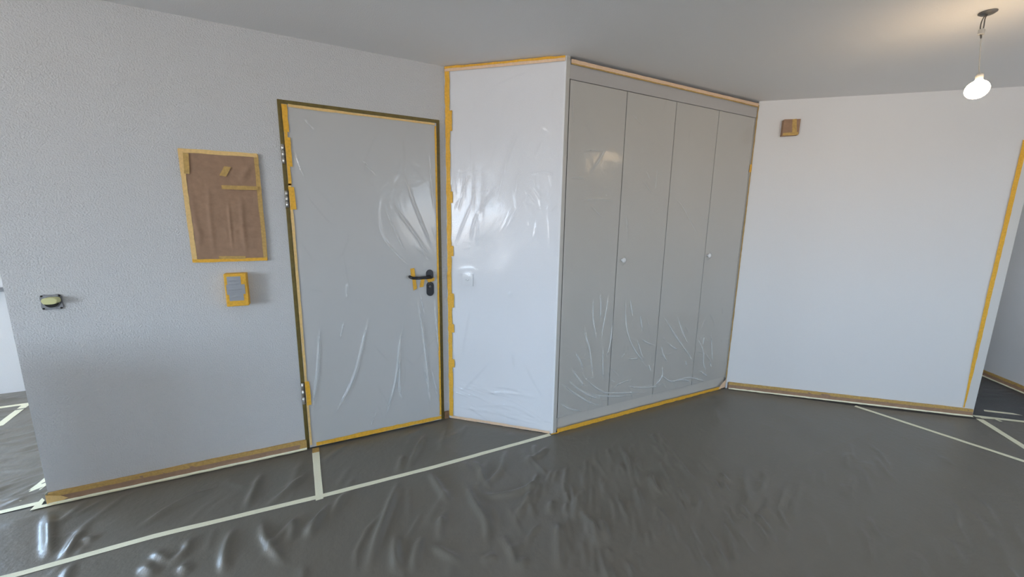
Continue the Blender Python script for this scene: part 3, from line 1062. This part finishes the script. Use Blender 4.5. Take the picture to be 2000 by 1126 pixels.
# ------------------------------------------------------------------ wardrobe
wd = empty('wardrobe', (2.25, -0.25, 0), 'built-in wardrobe with four tall beige doors and an angled white side', 'wardrobe')
tw = 0.0265
prism('side_panel', FL, [(J.x + 0.001, -0.0015), (C.x, C.y), (C.x + tw, C.y), (J.x + 0.032, -0.0015)], 0.0, H - 0.002, M['panel'], wd)
prism('carcass', FL, [(C.x + tw + 0.001, C.y + 0.024), (3.158, C.y + 0.024), (3.158, -0.003), (J.x + 0.036, -0.003)], 0.004, 2.378, M['dark'], wd)
box('edge_shade', FR, C.x + 0.0005, C.x + tw - 0.0005, 0.002, H - 0.004, 0.0002, 0.0012, M['cab'], wd)  # beige strip puts shade into the colour of the white panel's end
box('fascia', FR, C.x + tw, 3.158, 2.277, 2.382, -0.022, -0.001, M['fascia'], wd, 0.001, 1)
box('plinth', FR, C.x + tw, 3.158, 0.002, 0.100, -0.0235, -0.018, M['plinth'], wd, 0.001, 1)
box('filler_strip', FR, 3.139, 3.158, 0.101, 2.276, -0.022, -0.001, M['cab'], wd)
GX = [1.3785, 1.822, 2.268, 2.712, 3.137]
for i in range(4):
    d = box('door', FR, GX[i] + 0.0032, GX[i + 1] - 0.0032, 0.110, 2.272, -0.021, 0.0, M['cab'], wd, 0.0012, 1)
    if i in (1, 3):
        kx, kz = ((1.862, 1.188), (2.737, 1.198))[i // 2]
        kn = lathe('knob', (kx, C.y, kz), (0, -1, 0), [(0.008, 0.0002), (0.007, 0.010), (0.012, 0.016), (0.0165, 0.021), (0.0165, 0.026), (0.012, 0.030), (0.004, 0.031)], M['white_plastic'], None, 22)
        kn.parent = d
        kn.matrix_parent_inverse = Matrix.Translation(-Vector(wd.location))
        kn.matrix_parent_inverse = Matrix.Identity(4)

# socket on the angled side
so = empty('wall_socket', PN.p(0.155, 1.0, 0.0), 'white wall socket under the film on the angled wardrobe side', 'socket')
box('plate', PN, 0.115, 0.195, 1.000, 1.083, 0.0005, 0.0085, M['white_plastic'], so, 0.002)
prism('insert', PN, [(0.132, 1.052), (0.140, 1.064), (0.170, 1.064), (0.178, 1.052), (0.178, 1.034), (0.170, 1.020), (0.140, 1.020), (0.132, 1.034)], 0.0087, 0.0098, M['white_plastic'], so)
for a, b in ((0.1455, 1.042), (0.155, 1.037), (0.1645, 1.042)):
    lathe('pin_hole', PN.p(a, b, 0.0094), PN.n, [(0.0022, 0), (0.0022, 0.0008)], M['dark'], so, 10)

# film over the angled side
ps = empty('plastic_sheet', PN.p(0.39, 0.02, 0.008), 'milky plastic film taped over the angled white wardrobe side', 'plastic sheet', 'clear films taped over doors and cabinets')
pf = F(PANEL_FOLDS[:1], 0.0035, 0.006) + F(PANEL_FOLDS[1:8], 0.0055, 0.009) + F(PANEL_FOLDS[8:13], 0.003, 0.008) + F(PANEL_FOLDS[13:], 0.0045, 0.010)
pf += rand_folds(36, (0.08, 0.75), (0.03, 0.32), 172, 10, (0.15, 0.5), (0.001, 0.0026), (0.004, 0.008))
pf += rand_folds(40, (0.05, 0.72), (1.35, 2.2), 75, 14, (0.08, 0.4), (0.0008, 0.0026), (0.004, 0.010))
pf += rand_folds(16, (0.55, 0.76), (1.4, 2.0), 120, 40, (0.05, 0.15), (0.001, 0.004), (0.005, 0.010))
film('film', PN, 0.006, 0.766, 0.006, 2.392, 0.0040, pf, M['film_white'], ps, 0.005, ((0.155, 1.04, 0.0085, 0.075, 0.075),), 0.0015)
tape('tape_strip', PN, [(0.0215, 2.372), (0.0215, 1.2), (0.0215, 0.02)], 0.031, 0.0064, M['yellow'], ps, 0.0025)
for a, b, w in ((2.135, 2.01, 0.012), (1.63, 1.555, 0.010), (1.27, 1.20, 0.009), (0.94, 0.84, 0.013), (0.46, 0.40, 0.010), (0.72, 0.66, 0.012)):
    tape('tape_strip', PN, [(0.041, a), (0.041, b)], w + 0.012, 0.0076, M['yellow'], ps, 0.002)
tape('tape_strip', PN, [(0.004, 2.3905), (0.770, 2.3905)], 0.013, 0.0064, M['yellow'], ps, 0.002)
tape('tape_strip', PN, [(0.004, 2.376), (0.770, 2.376)], 0.017, 0.0064, M['peach'], ps, 0.001)
tape('tape_strip', PN, [(0.02, 0.013), (0.4, 0.014), (0.755, 0.011)], [0.022, 0.018, 0.018], 0.0064, M['peach'], ps, 0.002)
prism('tape_patch', FL, [(1.325, -0.522), (1.388, -0.528), (1.392, -0.516), (1.34, -0.512)], 0.0046, 0.0054, M['yellow'], ps)

# film over the wardrobe doors
fs = empty('plastic_sheet', (2.26, C.y - 0.008, 0.02), 'clear crumpled plastic film taped over the four wardrobe doors', 'plastic sheet', 'clear films taped over doors and cabinets')
ff = F(FRONT_FOLDS[:35], 0.010, 0.0065) + F(FRONT_FOLDS[35:], 0.005, 0.006)
ff += rand_folds(60, (1.45, 3.05), (0.12, 0.75), 120, 28, (0.05, 0.22), (0.001, 0.004), (0.004, 0.007))
ff += rand_folds(45, (1.4, 3.1), (0.8, 2.25), 105, 35, (0.06, 0.2), (0.0006, 0.002), (0.004, 0.007))
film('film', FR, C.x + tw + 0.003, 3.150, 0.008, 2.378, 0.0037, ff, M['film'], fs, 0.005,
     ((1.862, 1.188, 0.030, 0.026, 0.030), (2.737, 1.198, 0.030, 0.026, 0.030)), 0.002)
tape('tape_strip', FR, [(C.x + tw + 0.004, 2.372), (2.3, 2.371), (3.150, 2.370)], 0.021, 0.0064, M['peach'], fs, 0.001)
tape('tape_strip', FR, [(C.x + tw + 0.004, 2.3585), (2.3, 2.358), (3.150, 2.356)], 0.008, 0.0066, M['gold'], fs, 0.001)
tape('tape_strip', FR, [(C.x + tw + 0.005, 0.018), (2.2, 0.021), (3.09, 0.018)], [0.030, 0.030, 0.022], 0.0066, M['yellow'], fs, 0.002)
tape('tape_strip', FR, [(3.149, 2.37), (3.149, 1.0), (3.149, 0.06)], 0.012, 0.0064, M['gold'], fs, 0.002)
tape('tape_patch', FR, [(3.142, 1.92), (3.141, 1.86)], 0.026, 0.0076, M['yellow'], fs, 0.002)
prism('tape_patch', FR, [(3.06, 0.012), (3.145, 0.014), (3.148, 0.085), (3.115, 0.068), (3.09, 0.046)], 0.0072, 0.0092, M['peach'], fs)

# ------------------------------------------------------------------ wall fixtures, masked
pc = empty('paper_cover', (-0.452, -0.012, 1.2), 'brown kraft paper with yellow taped edges covering a wall cabinet', 'paper cover')
box('backing', WA, -0.622, -0.283, 1.201, 1.779, 0.0005, 0.010, M['kraft'], pc, 0.002, 1)
paper_folds = [([(-0.517, 1.645), (-0.523, 1.449), (-0.524, 1.218)], 0.004, 0.010), ([(-0.438, 1.536), (-0.439, 1.396), (-0.441, 1.252)], 0.006, 0.006),
               ([(-0.378, 1.574), (-0.382, 1.397), (-0.381, 1.214)], 0.007, 0.012), ([(-0.601, 1.627), (-0.589, 1.395), (-0.577, 1.342), (-0.606, 1.234)], 0.007, 0.014),
               ([(-0.309, 1.725), (-0.351, 1.669), (-0.374, 1.614)], 0.006, 0.016), ([(-0.437, 1.341), (-0.38, 1.41)], 0.004, 0.012), ([(-0.462, 1.396), (-0.454, 1.314)], 0.003, 0.010)]
film('paper', WA, -0.612, -0.293, 1.211, 1.769, 0.0045, paper_folds, M['kraft'], pc, 0.0115, noise_amp=0.002)
PT = 0.0128
tape('tape_strip', WA, [(-0.6135, 1.776), (-0.611, 1.204)], 0.020, PT, M['yellow_pale'], pc, 0.0012)
tape('tape_strip', WA, [(-0.620, 1.7685), (-0.286, 1.7700)], 0.020, PT + 0.0009, M['yellow_pale'], pc, 0.0012)
tape('tape_strip', WA, [(-0.292, 1.776), (-0.2915, 1.205)], 0.020, PT, M['gold'], pc, 0.0012)
tape('tape_strip', WA, [(-0.620, 1.2085), (-0.285, 1.2095)], 0.017, PT + 0.0009, M['yellow'], pc, 0.0012)
tape('tape_strip', WA, [(-0.592, 1.757), (-0.597, 1.655)], 0.022, PT + 0.0022, M['gold'], pc, 0.001)
tape('tape_strip', WA, [(-0.458, 1.595), (-0.296, 1.598)], 0.020, PT + 0.006, M['gold'], pc, 0.001)
tape('tape_strip', WA, [(-0.505, 1.2255), (-0.385, 1.222)], 0.015, PT + 0.003, M['gold'], pc, 0.001)
prism('tape_patch', WA, [(-0.437, 1.704), (-0.408, 1.700), (-0.434, 1.651), (-0.463, 1.655)], PT + 0.003, PT + 0.0038, M['gold'], pc)

ib = empty('taped_box', (-0.44, 0, 0.955), 'small wall box wrapped in yellow tape with a silver tape patch', 'wall box')
bm = bmesh.new()
add_box(bm, WA, -0.487, -0.3865, 0.959, 1.139, 0.0005, 0.058)
bmesh.ops.bevel(bm, geom=bm.edges[:], offset=0.003, segments=2, profile=0.5, affect='EDGES')
from_bm('body', bm, M['yellow'], ib)
for u0_, u1_, v0_, v1_, b_ in ((-0.474, -0.412, 1.074, 1.124, 0.0590), (-0.479, -0.396, 1.026, 1.080, 0.0612), (-0.471, -0.406, 0.990, 1.032, 0.0592)):
    fl = [([(u0_ - 0.01, v + random.uniform(-0.006, 0.006)), (mid(u0_, u1_), v + random.uniform(-0.006, 0.006)), (u1_ + 0.01, v + random.uniform(-0.006, 0.006))], random.uniform(0.001, 0.0035), random.uniform(0.003, 0.006))
          for v in (v0_ + 0.010, mid(v0_, v1_), v1_ - 0.010)]
    film('silver_tape', WA, u0_, u1_, v0_, v1_, 0.002, fl, M['silver'], ib, b_, noise_amp=0.0015)
tape('yellow_flap', WA, [(-0.483, 0.976), (-0.392, 0.978)], 0.024, 0.0584, M['yellow'], ib, 0.002)
tape('yellow_flap', WA, [(-0.394, 1.134), (-0.393, 0.970)], 0.011, 0.0586, M['yellow'], ib, 0.002)

sx = empty('light_switch', (-1.173, 0, 0.99), 'bare grey light switch insert with a cream rocker and no cover', 'light switch')
px0, px1, pz0, pz1 = -1.2125, -1.134, 0.991, 1.069
ear = []
cx, cz, hw, hh = mid(px0, px1), mid(pz0, pz1), (px1 - px0) / 2, (pz1 - pz0) / 2
for k in range(64):
    a = 2 * math.pi * k / 64
    ca, sa = math.cos(a), math.sin(a)
    f = 1.0 - 0.05 * (0.5 + 0.5 * math.cos(8 * a)) - 0.05 * (0.5 + 0.5 * math.cos(4 * a)) ** 3
    ear.append((cx + hw * f * math.copysign(abs(ca) ** 0.5, ca), cz + hh * f * math.copysign(abs(sa) ** 0.5, sa)))
prism('mounting_plate', WA, ear, 0.0005, 0.006, M['switch_metal'], sx, 0.001)
for a in (45, 135, 225, 315):
    q = math.radians(a)
    lathe('screw', WA.p(cx + 0.0425 * math.cos(q), cz + 0.0425 * math.sin(q), 0.006), WA.n, [(0.0045, 0), (0.0045, 0.0008), (0.003, 0.0016)], M['dark'], sx, 10)
ring = [(cx + 0.030 * math.cos(2 * math.pi * k / 32), cz + 0.028 * math.sin(2 * math.pi * k / 32)) for k in range(32)]
prism('recess_ring', WA, ring, 0.0061, 0.0105, M['switch_metal'], sx, 0.001)
ring = [(cx + 0.001 + 0.026 * math.cos(2 * math.pi * k / 32), cz - 0.001 + 0.024 * math.sin(2 * math.pi * k / 32)) for k in range(32)]
prism('recess', WA, ring, 0.0106, 0.0118, M['dark'], sx)
rk = []
for k in range(40):
    a = 2 * math.pi * k / 40
    ca, sa = math.cos(a), math.sin(a)
    rk.append((-1.164 + 0.0265 * math.copysign(abs(ca) ** 0.75, ca), 1.041 + 0.0155 * math.copysign(abs(sa) ** 0.6, sa)))
prism('rocker', WA, rk, 0.0119, 0.044, M['switch_yellow'], sx, 0.004)

fx = empty('taped_fixture', RW.p(0.235, 2.13, 0), 'small square wall fixture wrapped in brown paper and yellow tape near the ceiling', 'wall box')
prism('body', RW, [(0.176, 2.127), (0.283, 2.131), (0.290, 2.140), (0.290, 2.248), (0.182, 2.250), (0.176, 2.244)], 0.0005, 0.036, M['kraft'], fx, 0.004)
tape('tape_strip', RW, [(0.247, 2.248), (0.259, 2.134)], [0.028, 0.032], 0.0364, M['gold'], fx, 0.001)
tape('tape_strip', RW, [(0.180, 2.139), (0.284, 2.141)], 0.020, 0.0366, M['gold'], fx, 0.001)

# yellow tape along the casing at the end of the right wall
et = tape('edge_tape', RW, [(1.668, 2.05), (1.668, 1.0), (1.671, 0.45), (1.674, 0.066)], [0.028, 0.027, 0.024, 0.008], 0.0066, M['yellow'], None, 0.0012)
tag(et, 'vertical yellow tape along the pale casing at the end of the right wall', 'tape')

# ------------------------------------------------------------------ bare pendant bulb
BX, BY, BZ = 2.679, -1.822, 2.054
lp = empty('pendant_bulb', (2.746, -1.787, H), 'lit bare bulb hanging from two wires on the ceiling', 'lamp')
lathe('canopy', (2.746, -1.787, H - 0.0005), (0, 0, -1), [(0.030, 0), (0.030, 0.004), (0.022, 0.010), (0.006, 0.014)], M['canopy'], lp, 24)
tube('wire', smooth_path([(2.742, -1.786, 2.390), (2.728, -1.783, 2.376), (2.716, -1.782, 2.355), (2.711, -1.783, 2.334), (2.711, -1.785, 2.318)], 5), 0.0022, M['wire'], lp, 8)
tube('wire', smooth_path([(2.742, -1.789, 2.390), (2.730, -1.787, 2.372), (2.723, -1.789, 2.355), (2.723, -1.790, 2.335), (2.721, -1.790, 2.318)], 5), 0.0022, M['wire'], lp, 8)
bm = bmesh.new()
add_box(bm, FL, 2.704, 2.728, -1.797, -1.779, 2.300, 2.322)
bmesh.ops.bevel(bm, geom=bm.edges[:], offset=0.003, segments=2, profile=0.5, affect='EDGES')
from_bm('terminal_block', bm, M['clear_block'], lp)
tube('wire', smooth_path([(2.710, -1.788, 2.300), (2.711, -1.790, 2.288), (2.715, -1.792, 2.282), (2.719, -1.791, 2.288), (2.719, -1.789, 2.300)], 5), 0.0018, M['wire'], lp, 8)
tube('cable', smooth_path([(2.715, -1.792, 2.284), (2.707, -1.799, 2.23), (2.694, -1.810, 2.16), (2.684, -1.818, 2.125)], 5), 0.0024, M['clear_block'], lp, 8)
lathe('socket', (BX + 0.002, BY + 0.001, 2.126), (0, 0, -1), [(0.004, 0), (0.010, 0.004), (0.0125, 0.010), (0.0125, 0.032), (0.012, 0.036)], M['clear_block'], lp, 20)
bprof = [(0.0125, -0.0400)]
for k in range(1, 20):
    a = math.pi * (0.10 + 0.90 * k / 19)
    bprof.append((0.0385 * math.sin(a), -0.0385 * math.cos(a)))
lathe('bulb', (BX, BY, BZ + 0.002), (0, 0, -1), bprof, M['bulb'], lp, 28)
